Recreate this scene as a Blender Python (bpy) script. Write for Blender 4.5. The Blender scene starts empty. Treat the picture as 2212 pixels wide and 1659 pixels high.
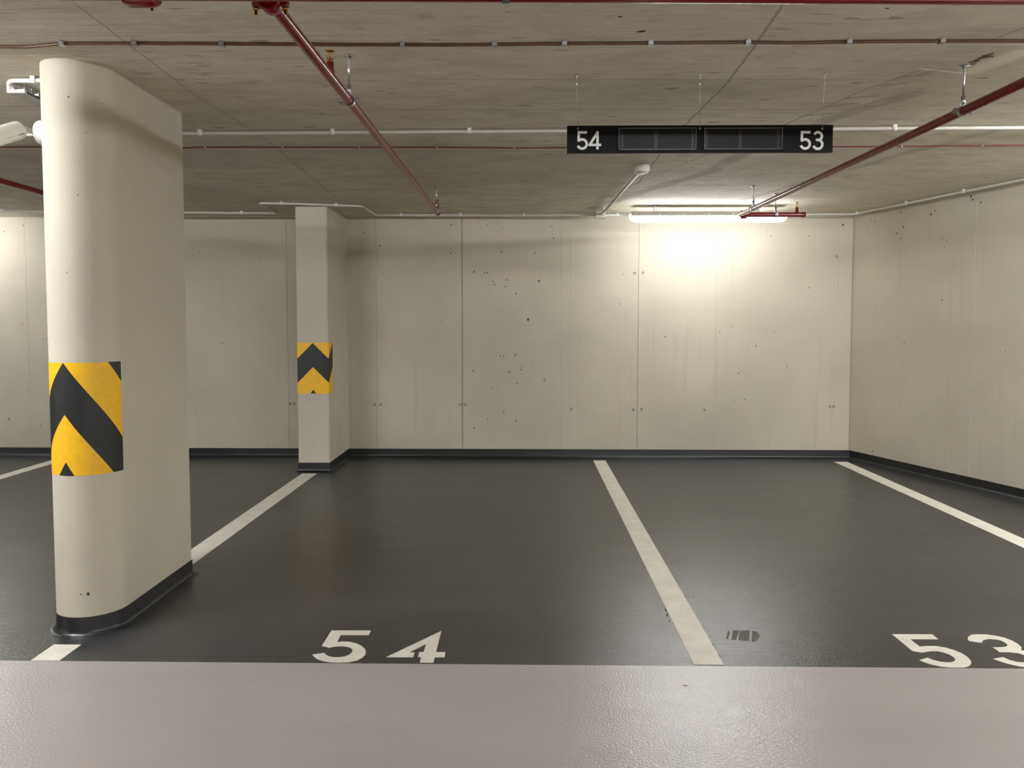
import bpy, bmesh, math, random
from mathutils import Vector, Matrix
random.seed(7)
C = bpy.context.scene.collection
PI = math.pi

# ------------------------------------------------------------------ camera
FPX, PITCH, YAW, ROLL, CY = 1669.176, 0.0529374, 0.0162446, 0.00068382, 782.812
W, H, EYE = 2212.0, 1659.0, 1.45
cp, sp_, cyw, syw = math.cos(PITCH), math.sin(PITCH), math.cos(YAW), math.sin(YAW)
FWD = Vector((-syw * cp, cyw * cp, -sp_))
_r = Vector((cyw, syw, 0)); _u = _r.cross(FWD)
RT = math.cos(ROLL) * _r + math.sin(ROLL) * _u
UP = -math.sin(ROLL) * _r + math.cos(ROLL) * _u
ORG = Vector((0, 0, EYE))
cd = bpy.data.cameras.new('camera'); cam = bpy.data.objects.new('camera', cd); C.objects.link(cam)
M = Matrix((RT, UP, -FWD)).transposed().to_4x4(); M.translation = ORG
cam.matrix_world = M
cd.sensor_width = 36; cd.sensor_fit = 'HORIZONTAL'; cd.lens = FPX / W * 36
cd.shift_y = -(H / 2 - CY) / W
cd.clip_start = 0.05; cd.clip_end = 100
bpy.context.scene.camera = cam

# survey helpers: a measured direction meets a known plane of the garage
def ray(x, y): return FWD + RT * ((x - W / 2) / FPX) + UP * ((CY - y) / FPX)
def on_floor(x, y, z=0.0):
    d = ray(x, y); return ORG + d * ((z - EYE) / d.z)
def on_y(x, y, Y):
    d = ray(x, y); return ORG + d * (Y / d.y)
def on_x(x, y, X):
    d = ray(x, y); return ORG + d * (X / d.x)
YB = 8.2                                           # back wall
def ceil_z(Y): return 2.555 + (YB - Y) * 0.0125    # the slab falls slightly towards the back
def on_ceil(x, y, off=0.0):
    d = ray(x, y); return ORG + d * ((2.555 + YB * 0.0125 - off - EYE) / (d.z + 0.0125 * d.y))
LANE = 3.197                                       # where the lane meets the bays

# ------------------------------------------------------------------ materials
def lin(c): return tuple((v / 12.92 if v <= .04045 else ((v + .055) / 1.055) ** 2.4) for v in (k / 255 for k in c)) + (1,)
class NT:
    def __init__(s, name):
        s.m = bpy.data.materials.new(name); s.m.use_nodes = True
        s.t = s.m.node_tree; s.b = s.t.nodes['Principled BSDF']
        s.pos = None
    def n(s, k, **kw):
        o = s.t.nodes.new(k)
        for a, v in kw.items(): setattr(o, a, v)
        return o
    def put(s, sock, v):
        if hasattr(v, 'is_linked') or hasattr(v, 'links'): s.t.links.new(v, sock)
        else: sock.default_value = v
    def co(s):
        if s.pos is None: s.pos = s.n('ShaderNodeTexCoord').outputs['Object']
        return s.pos
    def xyz(s, v=None):
        o = s.n('ShaderNodeSeparateXYZ'); s.put(o.inputs[0], v or s.co()); return o.outputs
    def math(s, op, a, b=0.0, c=None, clamp=False):
        o = s.n('ShaderNodeMath', operation=op, use_clamp=clamp); s.put(o.inputs[0], a); s.put(o.inputs[1], b)
        if c is not None: s.put(o.inputs[2], c)
        return o.outputs[0]
    def scale(s, v, sc):
        o = s.n('ShaderNodeMapping'); s.put(o.inputs[0], v); o.inputs['Scale'].default_value = sc; return o.outputs[0]
    def noise(s, v, scale, detail=3, rough=.5):
        o = s.n('ShaderNodeTexNoise'); s.put(o.inputs['Vector'], v); o.inputs['Scale'].default_value = scale
        o.inputs['Detail'].default_value = detail; o.inputs['Roughness'].default_value = rough; return o.outputs[0]
    def voro(s, v, scale, feat='F1'):
        o = s.n('ShaderNodeTexVoronoi', feature=feat); s.put(o.inputs['Vector'], v); o.inputs['Scale'].default_value = scale; return o.outputs
    def ss(s, v, a, b, lo=0.0, hi=1.0):
        o = s.n('ShaderNodeMapRange', interpolation_type='SMOOTHSTEP'); s.put(o.inputs[0], v)
        for i, k in enumerate((a, b, lo, hi)): s.put(o.inputs[i + 1], k)
        return o.outputs[0]
    def mix(s, f, a, b):
        o = s.n('ShaderNodeMix', data_type='RGBA'); s.put(o.inputs[0], f); s.put(o.inputs[6], a); s.put(o.inputs[7], b); return o.outputs[2]
    def bump(s, h, dist, strength=1.0, nrm=None):
        o = s.n('ShaderNodeBump'); s.put(o.inputs['Height'], h); o.inputs['Distance'].default_value = dist
        o.inputs['Strength'].default_value = strength
        if nrm: s.put(o.inputs['Normal'], nrm)
        return o.outputs[0]
    def seg(s, X, Y, p, q, w, soft, wob=None, amp=0.0, fade=.15):
        """mask of a line from p to q on a flat surface"""
        dx, dy = q[0] - p[0], q[1] - p[1]; L = math.hypot(dx, dy); tx, ty = dx / L, dy / L
        if getattr(s, 'xy1', None) is None:
            o = s.n('ShaderNodeCombineXYZ'); s.put(o.inputs[0], X); s.put(o.inputs[1], Y); o.inputs[2].default_value = 1; s.xy1 = o.outputs[0]
        def dot(v):
            o = s.n('ShaderNodeVectorMath', operation='DOT_PRODUCT'); s.put(o.inputs[0], s.xy1); o.inputs[1].default_value = v; return o.outputs['Value']
        u = dot((-ty, tx, ty * p[0] - tx * p[1] - amp))
        if wob is not None: u = s.math('MULTIPLY_ADD', wob, amp * 2, u)
        d = s.ss(s.math('ABSOLUTE', u), w, w + soft, 1, 0)
        t = dot((tx, ty, -(tx * p[0] + ty * p[1]) - L / 2))
        return s.math('MULTIPLY', d, s.ss(s.math('ABSOLUTE', t), L / 2 - fade * .2, L / 2 + fade, 1, 0))
    def out(s, col=None, rough=None, nrm=None, metal=None, spec=None):
        for k, v in (('Base Color', col), ('Roughness', rough), ('Normal', nrm), ('Metallic', metal), ('Specular IOR Level', spec)):
            if v is not None: s.put(s.b.inputs[k], v)
        return s.m

def plain(name, rgb, rough=.5, metal=0.0, spec=.5, var=.06, vscale=12, bump=0.0, bscale=300):
    s = NT(name); base = lin(rgb); v = s.noise(s.co(), vscale, 4)
    dk = tuple(c * (1 - var) for c in base[:3]) + (1,); lt = tuple(min(1, c * (1 + var)) for c in base[:3]) + (1,)
    nrm = s.bump(s.noise(s.co(), bscale, 2), bump) if bump else None
    return s.out(s.mix(s.ss(v, .3, .7), dk, lt), rough, nrm, metal, spec)

def concrete(name, rgb, axis='z', pits=.8, streak=.6):
    """smooth cast wall concrete: cloudy tone, faint vertical form streaks, small blow holes"""
    s = NT(name); co = s.co(); base = lin(rgb)
    f = lambda k: tuple(min(1, c * k) for c in base[:3]) + (1,)
    big = s.noise(co, .9, 4, .55)
    col = s.mix(s.ss(big, .3, .7), f(.9), f(1.08))
    st = s.noise(s.scale(co, (9, 9, .35)), 1.6, 5, .6)
    warm = (base[0] * .90, base[1] * .87, base[2] * .84, 1)
    col = s.mix(s.math('MULTIPLY', s.ss(st, .54, .72), streak), col, warm)
    fine = s.noise(co, 55, 4, .65)
    col = s.mix(s.ss(fine, .25, .8, 0, .35), f(.86), col) if False else s.mix(s.math('MULTIPLY', s.ss(fine, .45, .8), .35), col, f(1.1))
    v = s.voro(co, 9.0); rnd = s.n('ShaderNodeSeparateColor'); s.put(rnd.inputs[0], v[1])
    r1 = s.ss(rnd.outputs[0], .55, 1.0, 0, .055)
    hole = s.math('LESS_THAN', s.math('ADD', v[0], s.math('MULTIPLY', s.noise(co, 140, 2), .03)), r1)
    v2 = s.voro(co, 26.0); rnd2 = s.n('ShaderNodeSeparateColor'); s.put(rnd2.inputs[0], v2[1])
    patch = s.ss(s.noise(co, 1.1, 2), .45, .62)
    r2 = s.math('MULTIPLY', s.ss(rnd2.outputs[1], .7, 1.0, 0, .085), patch)
    hole2 = s.math('LESS_THAN', v2[0], r2)
    hm = s.math('MULTIPLY', s.math('MAXIMUM', hole, hole2), pits)
    col = s.mix(hm, col, f(.35))
    nrm = s.bump(s.math('ADD', s.math('MULTIPLY', s.noise(co, 18, 5, .6), 1.0), s.math('MULTIPLY', hm, -1.5)), .0015)
    nrm = s.bump(s.noise(co, 2.2, 3), .006, 1, nrm)
    return s.out(col, .78, nrm, 0, .3)

WALL_RGB = (190, 182, 164)
m_wall = concrete('wall_concrete', WALL_RGB)
m_col = concrete('column_concrete', (192, 185, 168), pits=.8, streak=.15)
m_pit = plain('blow_hole', (62, 55, 44), .9, var=.3, vscale=200)
m_spall = plain('spalled_concrete', (104, 90, 68), .95, var=.4, vscale=90)
m_plug = plain('tie_hole_plug', (150, 141, 124), .8, var=.2, vscale=120)

def ceiling_material():
    s = NT('ceiling_concrete'); co = s.co(); X, Y, Z = s.xyz(); base = lin((210, 203, 185))
    f = lambda k, w=0: tuple(min(1, c * k * (1 + w * (1 - i))) for i, c in enumerate(base[:3])) + (1,)
    big = s.noise(s.scale(co, (.5, .9, 1)), 1.0, 4, .6)
    col = s.mix(s.ss(big, .3, .7), f(.88), f(1.1))
    g1 = s.noise(s.scale(co, (1.1, 22, 1)), 2.2, 6, .62)          # board grain along X
    col = s.mix(s.math('MULTIPLY', s.ss(g1, .48, .74), .6), col, f(.62, .05))
    g2 = s.noise(s.scale(co, (2.4, 60, 1)), 2.0, 4, .6)
    col = s.mix(s.math('MULTIPLY', s.ss(g2, .5, .78), .34), col, f(1.32))
    mo = s.noise(s.scale(co, (2.6, 5.5, 1)), 1.4, 5, .62)
    col = s.mix(s.math('MULTIPLY', s.ss(mo, .42, .7), .6), col, f(.7, .05))
    mo2 = s.noise(s.scale(co, (7, 16, 1)), 1.5, 4, .65)
    col = s.mix(s.math('MULTIPLY', s.ss(mo2, .5, .75), .3), col, f(1.3))
    # short dark smears left by the form boards
    sm = s.noise(s.scale(co, (3.4, 19, 1)), 1.9, 3, .55); sm2 = s.noise(co, 1.7, 2)
    th = s.math('SUBTRACT', sm, s.math('MULTIPLY', s.math('SUBTRACT', sm2, .5), -.3))
    smear = s.ss(th, .64, .75)
    col = s.mix(s.math('MULTIPLY', smear, .75), col, f(.45, .1))
    v = s.voro(s.scale(co, (5.5, 14, 1)), 1.0); rnd = s.n('ShaderNodeSeparateColor'); s.put(rnd.inputs[0], v[1])
    rr = s.ss(rnd.outputs[0], .4, 1.0, 0, .23)
    dd = s.math('ADD', v[0], s.math('MULTIPLY', s.math('SUBTRACT', s.noise(s.scale(co, (14, 45, 1)), 1.5, 3, .7), .5), .5))
    chip = s.math('MULTIPLY', s.ss(s.math('SUBTRACT', dd, rr), -.05, .02, 1, 0), s.ss(rnd.outputs[1], .2, .9, .1, .8))
    col = s.mix(chip, col, f(.42, .12))
    wob = s.noise(co, 5.5, 4, .6); wob2 = s.noise(co, 14, 3, .6)
    pt = lambda x, y: tuple(on_ceil(x, y)[:2])
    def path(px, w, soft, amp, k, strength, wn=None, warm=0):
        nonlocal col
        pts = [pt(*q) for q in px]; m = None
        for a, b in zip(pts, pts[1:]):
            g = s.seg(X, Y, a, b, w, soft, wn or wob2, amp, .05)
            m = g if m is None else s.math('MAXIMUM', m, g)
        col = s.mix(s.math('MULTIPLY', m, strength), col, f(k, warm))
    band = s.ss(s.noise(s.scale(co, (3, 3, 1)), 1.5, 4, .6), .3, .6, .35, 1)
    # slab joints
    path([(165, 10), (420, 205), (560, 290), (730, 430)], .002, .005, .012, .5, .75)
    path([(1690, 12), (1640, 85), (1570, 180), (1480, 270), (1427, 331), (1404, 362), (1378, 396)], .003, .006, .012, .45, .85)
    path([(1216, 463), (1314, 422), (1389, 390), (1528, 333), (1696, 269), (1861, 197), (1994, 149)], .002, .007, .01, .42, .8)
    path([(1994, 149), (2070, 157), (2085, 158)], .004, .008, .006, 1.5, .7)
    path([(2150, 83), (2212, 60)], .003, .008, .006, .5, .7)
    path([(1482, 411), (1667, 341)], .003, .006, .01, .5, .6)
    path([(-60, 405), (90, 441)], .004, .008, .01, .5, .7)
    # damp streaks, then two paler marks
    path([(1273, 451), (1436, 399), (1528, 373), (1592, 338), (1769, 265), (1977, 200)], .035, .05, .06, .6, s.math('MULTIPLY', band, .95), wob)
    path([(1572, 440), (1659, 416), (1734, 395), (1812, 373), (1884, 353), (1945, 334), (2049, 309), (2150, 283)], .025, .05, .05, .66, s.math('MULTIPLY', band, .9), wob)
    for x, y, l in ((1972, 165, 26), (1930, 183, 22), (1863, 210, 28), (1822, 227, 22), (1765, 248, 30), (2000, 158, 16)):
        path([(x - l, y + 2), (x + l, y - 3)], .004, .022, .03, .46, .7, wob2, .1)
    path([(2095, 156), (2212, 112)], .02, .06, .03, 1.35, .6, wob)
    path([(1310, 448), (1440, 432), (1640, 440)], .08, .2, .1, 1.35, .5, wob)  # broad lighter patch with soft, wavering edges
    # board edges across the slab
    for y0, x0, x1, k in ((172, 950, 2000, .55), (237, 620, 1960, .55), (327, 500, 1220, .6), (385, 480, 1200, .65), (173, 480, 700, .65), (230, -300, 95, .5), (413, 900, 1320, .7), (365, -200, 95, .6), (77, -100, 300, .7)):
        path([(x0, y0), (x1, y0)], .0025, .007, .006, k, .6)
    nrm = s.bump(g1, .004); nrm = s.bump(s.noise(co, 30, 4, .6), .002, 1, nrm); nrm = s.bump(s.noise(s.scale(co, (.6, 1.4, 1)), 1.8, 3), .02, 1, nrm)
    return s.out(col, .8, nrm, 0, .25)
m_ceil = ceiling_material()

def epoxy(name, rgb, rough, var, peel, cloud, spec=.5):
    s = NT(name); co = s.co(); base = lin(rgb)
    f = lambda k: tuple(min(1, c * k) for c in base[:3]) + (1,)
    c1 = s.noise(s.scale(co, (.55, 1.6, 1)), 1.5, 4, .55)
    col = s.mix(s.ss(c1, .3, .72), f(1 - var), f(1 + var))
    sp = s.noise(co, 420, 2, .6)
    col = s.mix(s.math('MULTIPLY', s.ss(sp, .5, .75), .25), col, f(1.6))
    c2 = s.noise(s.scale(co, (1.0, 2.6, 1)), 2.3, 5, .6)
    rg = s.ss(c2, .3, .75, rough - cloud, rough + cloud)
    h = s.noise(co, 105, 2, .5)
    nrm = s.bump(h, peel)
    nrm = s.bump(s.noise(co, 1.6, 2), .004, 1, nrm)
    return s.out(col, rg, nrm, 0, spec)
m_bay = epoxy('bay_epoxy', (51, 51, 52), .235, .2, .002, .03, 1.2)
m_lane = epoxy('lane_epoxy', (163, 156, 154), .235, .05, .0016, .025, 1.0)
m_skirt = epoxy('skirting_epoxy', (36, 36, 37), .33, .15, .0012, .045)
m_scuff = plain('tyre_scuff', (88, 84, 80), .75, var=.3, vscale=60)

def paint_material():
    s = NT('line_paint'); co = s.co()
    a = s.noise(co, 9, 5, .65)
    col = s.mix(s.ss(a, .35, .7), lin((208, 202, 188)), lin((222, 217, 204)))
    g = s.noise(co, 120, 3, .7); col = s.mix(s.math('MULTIPLY', s.ss(g, .55, .8), .3), col, lin((170, 164, 150)))
    return s.out(col, .55, s.bump(s.noise(co, 160, 2), .0006), 0, .4)
m_paint = paint_material()
m_red = plain('red_pipe_paint', (112, 12, 11), .15, spec=.6, var=.08, bump=.0002, bscale=60)
m_zinc = plain('galvanised_steel', (188, 190, 192), .32, metal=1.0, var=.12, vscale=90)
m_brass = plain('brass', (176, 132, 60), .3, metal=1.0, var=.15, vscale=80)
m_pvc = plain('grey_white_plastic', (205, 202, 192), .45, var=.04)
m_white = plain('white_plastic', (226, 224, 216), .38, var=.03)
m_grey = plain('grey_plastic', (176, 170, 158), .5, var=.05)
m_copper = plain('brown_cable_jacket', (84, 52, 30), .45, var=.2, vscale=25)
m_redcable = plain('red_cable_jacket', (120, 22, 20), .45)
m_black = plain('sign_black', (6, 6, 9), .6, spec=.25, var=.15, vscale=3)
m_screen = plain('display_screen', (24, 24, 24), .35, spec=.2, var=.12, vscale=5)
m_bar = plain('display_bar', (7, 7, 8), .4)
m_rim = plain('clear_cover_edge', (104, 104, 104), .2)
m_num = plain('sign_numeral_white', (245, 243, 240), .5, var=.03)
m_yellow = plain('hazard_yellow', (240, 184, 26), .48, var=.05, vscale=30, bump=.0003, bscale=40)
m_hblack = plain('hazard_black', (28, 29, 28), .5, var=.15, vscale=14, bump=.0003, bscale=40)
m_lens = plain('lens_glass', (10, 10, 16), .06, spec=.8)
m_dark = plain('dark_gap', (40, 38, 36), .6)
def glow(name, rgb, strength):
    s = NT(name); s.b.inputs['Base Color'].default_value = (.9, .9, .88, 1)
    s.b.inputs['Emission Color'].default_value = rgb + (1,); s.b.inputs['Emission Strength'].default_value = strength
    s.b.inputs['Roughness'].default_value = .4
    return s.m
LAMP = (1.0, 1.025, 1.06)
m_glow = glow('lamp_diffuser_on', LAMP, 46.0)
m_glow2 = glow('lane_lamp_diffuser_on', LAMP, 230.0)
m_glow4 = glow('far_lamp_diffuser_on', LAMP, 52.0)
m_glow5 = glow('added_right_fill_on', LAMP, 215.0)
m_glow6 = glow('added_rear_fill_on', LAMP, 275.0)
m_glow3 = glow('side_lamp_diffuser_on', LAMP, 165.0)

# ------------------------------------------------------------------ mesh helpers
ROOT = {}
def origin(o):
    while o is not None:
        if o.name in ROOT: return ROOT[o.name]
        o = o.parent
    return Vector((0, 0, 0))
def thing(name, loc, label, cat, group=None):
    o = bpy.data.objects.new(name, None); C.objects.link(o); o.location = loc; o.empty_display_size = .05
    ROOT[o.name] = Vector(loc); o['label'] = label; o['category'] = cat
    if group: o['group'] = group
    return o
def obj(name, bm, mats, parent=None, label=None, cat=None, group=None, kind=None, loc=None, smooth=None):
    """link a bmesh given in world coordinates as one object"""
    me = bpy.data.meshes.new(name)
    o = bpy.data.objects.new(name, me); C.objects.link(o)
    base = origin(parent) if parent is not None else (Vector(loc) if loc is not None else Vector((0, 0, 0)))
    if parent is not None: o.parent = parent
    else: o.location = base; ROOT[o.name] = base
    bmesh.ops.translate(bm, verts=bm.verts, vec=-base)
    if smooth:
        for f in bm.faces: f.smooth = True
    bm.normal_update()
    bm.to_mesh(me); bm.free()
    if smooth: me.set_sharp_from_angle(angle=math.radians(smooth))
    for m in (mats if isinstance(mats, (list, tuple)) else [mats]): me.materials.append(m)
    if label: o['label'] = label
    if cat: o['category'] = cat
    if group: o['group'] = group
    if kind: o['kind'] = kind
    return o
def shift_copy(o, d, parent=None):
    c = o.copy(); C.objects.link(c); c.parent = parent or o.parent; c.location = o.location + Vector(d)
    return c
def box(bm, a, b, mat=0, bev=0.0):
    a, b = Vector(a), Vector(b); t = bmesh.new()
    r = bmesh.ops.create_cube(t, size=1)
    for v in t.verts: v.co = Vector(((a.x + b.x) / 2 + v.co.x * (b.x - a.x), (a.y + b.y) / 2 + v.co.y * (b.y - a.y), (a.z + b.z) / 2 + v.co.z * (b.z - a.z)))
    if bev: bmesh.ops.bevel(t, geom=t.edges[:], offset=bev, segments=2, affect='EDGES', profile=.6)
    merge(bm, t, mat)
def merge(bm, t, mat=0, mtx=None):
    mp = {}
    for v in t.verts: mp[v] = bm.verts.new(mtx @ v.co if mtx else v.co)
    for f in t.faces:
        try: nf = bm.faces.new([mp[v] for v in f.verts]); nf.material_index = mat; nf.smooth = f.smooth
        except ValueError: pass
    t.free()
def frame_of(t):
    t = t.normalized(); a = Vector((0, 0, 1)) if abs(t.z) < .9 else Vector((1, 0, 0))
    x = t.cross(a).normalized(); return x, x.cross(t).normalized()
def tube(bm, pts, r, seg=14, mat=0, caps=True):
    pts = [Vector(p) for p in pts]; n = len(pts); rings = []
    x, y = frame_of(pts[1] - pts[0]); prev = (pts[1] - pts[0]).normalized()
    for i, p in enumerate(pts):
        d0 = (p - pts[i - 1]).normalized() if i else (pts[1] - p).normalized()
        d1 = (pts[i + 1] - p).normalized() if i < n - 1 else d0
        q = prev.rotation_difference(d0); x = q @ x; y = q @ y; prev = d0
        nrm = (d0 + d1).normalized() if (d0 + d1).length > 1e-6 else d0
        ri = r[i] if isinstance(r, (list, tuple)) else r
        ring = []
        for k in range(seg):
            a = 2 * PI * k / seg; v = x * math.cos(a) * ri + y * math.sin(a) * ri
            den = d0.dot(nrm); v = v - d0 * (v.dot(nrm) / den)
            ring.append(bm.verts.new(p + v))
        rings.append(ring)
    for a, b in zip(rings, rings[1:]):
        for k in range(seg):
            f = bm.faces.new((a[k], a[(k + 1) % seg], b[(k + 1) % seg], b[k])); f.material_index = mat; f.smooth = True
    if caps:
        f = bm.faces.new(rings[0]); f.material_index = mat; f = bm.faces.new(rings[-1][::-1]); f.material_index = mat
def fillet(pts, rad, n=6):
    pts = [Vector(p) for p in pts]; out = [pts[0]]
    for a, b, c in zip(pts, pts[1:], pts[2:]):
        u, v = (a - b), (c - b); r = min(rad, u.length * .45, v.length * .45)
        p0, p1 = b + u.normalized() * r, b + v.normalized() * r
        for k in range(n + 1):
            t = k / n; out.append(p0 * (1 - t) ** 2 + b * 2 * t * (1 - t) + p1 * t * t)
    out.append(pts[-1]); return out
def lathe(bm, base, axis, prof, seg=32, mat=0):
    """profile of (radius, height) pairs turned round an axis"""
    base = Vector(base); axis = Vector(axis).normalized(); x, y = frame_of(axis); rings = []
    for r, h in prof:
        if r < 1e-6: rings.append([bm.verts.new(base + axis * h)])
        else: rings.append([bm.verts.new(base + axis * h + (x * math.cos(2 * PI * k / seg) + y * math.sin(2 * PI * k / seg)) * r) for k in range(seg)])
    for a, b in zip(rings, rings[1:]):
        for k in range(seg):
            vs = [a[k % len(a)], a[(k + 1) % len(a)], b[(k + 1) % len(b)], b[k % len(b)]]
            u = []
            for v in vs:
                if v not in u: u.append(v)
            if len(u) > 2: f = bm.faces.new(u); f.material_index = mat; f.smooth = True
def poly_prism(bm, pts, nrm, depth, mat=0):
    """closed outline (any shape) given thickness along nrm"""
    t = bmesh.new(); nrm = Vector(nrm)
    vs = [t.verts.new(Vector(p) + nrm * depth) for p in pts]; f = t.faces.new(vs)
    r = bmesh.ops.extrude_face_region(t, geom=[f]); ev = [v for v in r['geom'] if isinstance(v, bmesh.types.BMVert)]
    bmesh.ops.translate(t, verts=ev, vec=-nrm * depth)
    bmesh.ops.triangulate(t, faces=[g for g in t.faces if len(g.verts) > 4])
    bmesh.ops.recalc_face_normals(t, faces=t.faces[:]); merge(bm, t, mat)
def extrude_profile(bm, prof, path, mat=0, closed=False):
    """sweep an (out, up) profile along a horizontal path; 'out' is to the right of travel"""
    path = [Vector(p) for p in path]; n = len(path); rings = []
    for i, p in enumerate(path):
        d0 = (p - path[i - 1]) if (i or closed) else (path[1] - p)
        d1 = (path[(i + 1) % n] - p) if (i < n - 1 or closed) else d0
        d0, d1 = d0.normalized(), d1.normalized()
        n0 = Vector((d0.y, -d0.x, 0)); n1 = Vector((d1.y, -d1.x, 0)); b = (n0 + n1); b = b / max(.2, b.dot(n0))
        rings.append([bm.verts.new(p + b * o + Vector((0, 0, u))) for o, u in prof])
    m = len(prof); pairs = list(zip(rings, rings[1:])) + ([(rings[-1], rings[0])] if closed else [])
    for a, b in pairs:
        for k in range(m - 1):
            f = bm.faces.new((a[k], b[k], b[k + 1], a[k + 1])); f.material_index = mat; f.smooth = True
    return rings
def blob(bm, c, ux, uy, rx, ry, mat, n=7, ang=0.0):
    """small ragged chip mark lying on a surface"""
    ca, sa = math.cos(ang), math.sin(ang); vs = []
    for k in range(n):
        a = 2 * PI * k / n; j = random.uniform(.6, 1.15); px, py = math.cos(a) * rx * j, math.sin(a) * ry * j
        vs.append(bm.verts.new(c + ux * (px * ca - py * sa) + uy * (px * sa + py * ca)))
    f = bm.faces.new(vs); f.material_index = mat

# ------------------------------------------------------------------ the setting
XL, YF = -15.0, -8.2
RW0 = Vector((3.450, YB, 0)); RWD = Vector((.3262, -1.0, 0)).normalized()      # slanted right wall
RW1 = RW0 + RWD * ((YF - YB) / RWD.y)
RWN = Vector((-RWD.y, RWD.x, 0)) * -1
if RWN.x > 0: RWN = -RWN
# floor: dark bays, pale lane, dark bays on the far side
bm = bmesh.new()
def xr(Y): return RW0.x + (YB - Y) * .3262
strips = [(YB + .2, LANE, 0), (LANE, -3.2, 1), (-3.2, YF - .2, 0)]
for y1, y0, k in strips:
    vs = [bm.verts.new(p) for p in ((XL - .2, y0, 0), (xr(y0) + .2, y0, 0), (xr(y1) + .2, y1, 0), (XL - .2, y1, 0))]
    bm.faces.new(vs).material_index = k
    ws = [bm.verts.new((p.co.x, p.co.y, -.25)) for p in vs]; bm.faces.new(ws[::-1]).material_index = k
    for i in range(4): bm.faces.new((vs[i], ws[i], ws[(i + 1) % 4], vs[(i + 1) % 4])).material_index = k
def floor_poly(px, z, mat):
    bm.faces.new([bm.verts.new(on_floor(x, y, z)) for x, y in px]).material_index = mat
for px in ([(1572, 1364), (1577, 1363), (1573, 1381), (1568, 1379)], [(1583, 1362), (1596, 1361), (1590, 1383), (1580, 1382)], [(1597, 1363), (1620, 1361), (1618, 1384), (1595, 1383)], [(1625, 1362), (1636, 1365), (1642, 1374), (1634, 1384), (1624, 1387)]):
    floor_poly(px, .0003, 2)
for (x, y, rx, ry) in ((1438, 1318, .006, .035), (1441, 1328, .008, .03), (1446, 1342, .004, .02), (1481, 1287, .004, .02), (1540, 1392, .004, .02), (1552, 1415, .005, .025), (1480, 1481, .012, .006), (1560, 1430, .005, .015), (1498, 1290, .003, .02)):
    blob(bm, on_floor(x, y, .0003), Vector((1, 0, 0)), Vector((0, 1, 0)), rx, ry, 2, 8)
floor = obj('floor', bm, [m_bay, m_lane, m_scuff], kind='structure', label='garage floor, dark grey bays and pale grey driving lane')

# ceiling slab
bm = bmesh.new()
vs = [bm.verts.new((x, y, ceil_z(y))) for x, y in ((XL - .2, YF - .2), (xr(YF) + .2, YF - .2), (xr(YB) + .4, YB + .2), (XL - .2, YB + .2))]
bm.faces.new(vs[::-1])
ws = [bm.verts.new(v.co + Vector((0, 0, .3))) for v in vs]; bm.faces.new(ws)
for i in range(4): bm.faces.new((vs[i], vs[(i + 1) % 4], ws[(i + 1) % 4], ws[i]))
for k in range(16):
    t_ = k / 15; x, y = 2098 + 44 * t_ + random.uniform(-4, 4), 136 - 17 * t_ + random.uniform(-3, 3)
    blob(bm, on_ceil(x, y, .0004 + k * .0001), Vector((.94, -.3, 0)), Vector((.3, .94, 0)), random.uniform(.010, .022), random.uniform(.006, .013), 2 if k % 4 else 1, 8)
for x, y, rx, ry, k in ((1916, 18, .012, .008, 6), (1386, 68, .02, .012, 7), (1340, 36, .012, .008, 6)):
    blob(bm, on_ceil(x, y, .0005), Vector((.94, -.3, 0)), Vector((.3, .94, 0)), rx, ry, 1, k)
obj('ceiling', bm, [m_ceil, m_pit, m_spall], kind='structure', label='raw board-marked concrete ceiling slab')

# back wall with its panel joints
bm = bmesh.new()
joints = []      # (pixel column at mid height, kind)
for x, kind in ((620, 'r'), (815, 'r'), (998.5, 'g'), (1213, 'e'), (1233, 'e'), (1380, 'r'), (1546, 'e'), (1806, 'e'), (1798, 'e'), (250, 'r'), (60, 'e'), (-300, 'g'), (-700, 'r')):
    joints.append((on_y(x, 720, YB).x, kind))
prof = [(XL - .2, 0.0)]
for X, k in sorted(joints):
    if k == 'g': prof += [(X - .006, 0), (X - .003, .012), (X + .003, .012), (X + .006, 0)]
    elif k == 'r': prof += [(X - .009, 0), (X - .006, -.006), (X + .006, -.006), (X + .009, 0)]
    else: prof += [(X - .004, 0), (X - .001, -.002), (X + .001, -.002), (X + .004, 0)]
prof += [(RW0.x - .020, 0), (RW0.x - .017, .014), (RW0.x - .004, .014), (RW0.x - .001, 0), (RW0.x + .3, 0.0)]
z0, z1 = -.02, ceil_z(YB) + .1
rows = [[bm.verts.new((X, YB + d, z)) for X, d in prof] for z in (z0, z1)]
for k in range(len(prof) - 1): bm.faces.new((rows[0][k], rows[0][k + 1], rows[1][k + 1], rows[1][k]))
bk = [bm.verts.new((X, YB + .25, z)) for z in (z0, z1) for X in (prof[0][0], prof[-1][0])]
bm.faces.new((bk[0], bk[2], bk[3], bk[1]))
ux, uz = Vector((1, 0, 0)), Vector((0, 0, 1))
PITS = '531,216 566,234 590,219 578,222 595,275 614,257 621,272 672,250 667,280 690,300 604,318 713,310 765,424 387,337 385,430 122,102 137,220 650,130 684,650 738,628 645,580 660,583 633,568 612,720 630,703 718,700 528,645 1180,226 1162,355 1005,372 1361,497 1596,478 1653,452 1755,537 1840,475 1890,630 1680,657 1709,770 1662,775 1986,285 1985,60 2095,92 2133,12 2110,275 1280,190 877,70 795,133 868,20 52,45 135,52 432,12 655,25 587,12 430,135 1632,62 1820,60 668,565 710,578 785,625 765,680 590,855 660,825 715,862 530,895 680,252 736,640'
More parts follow.
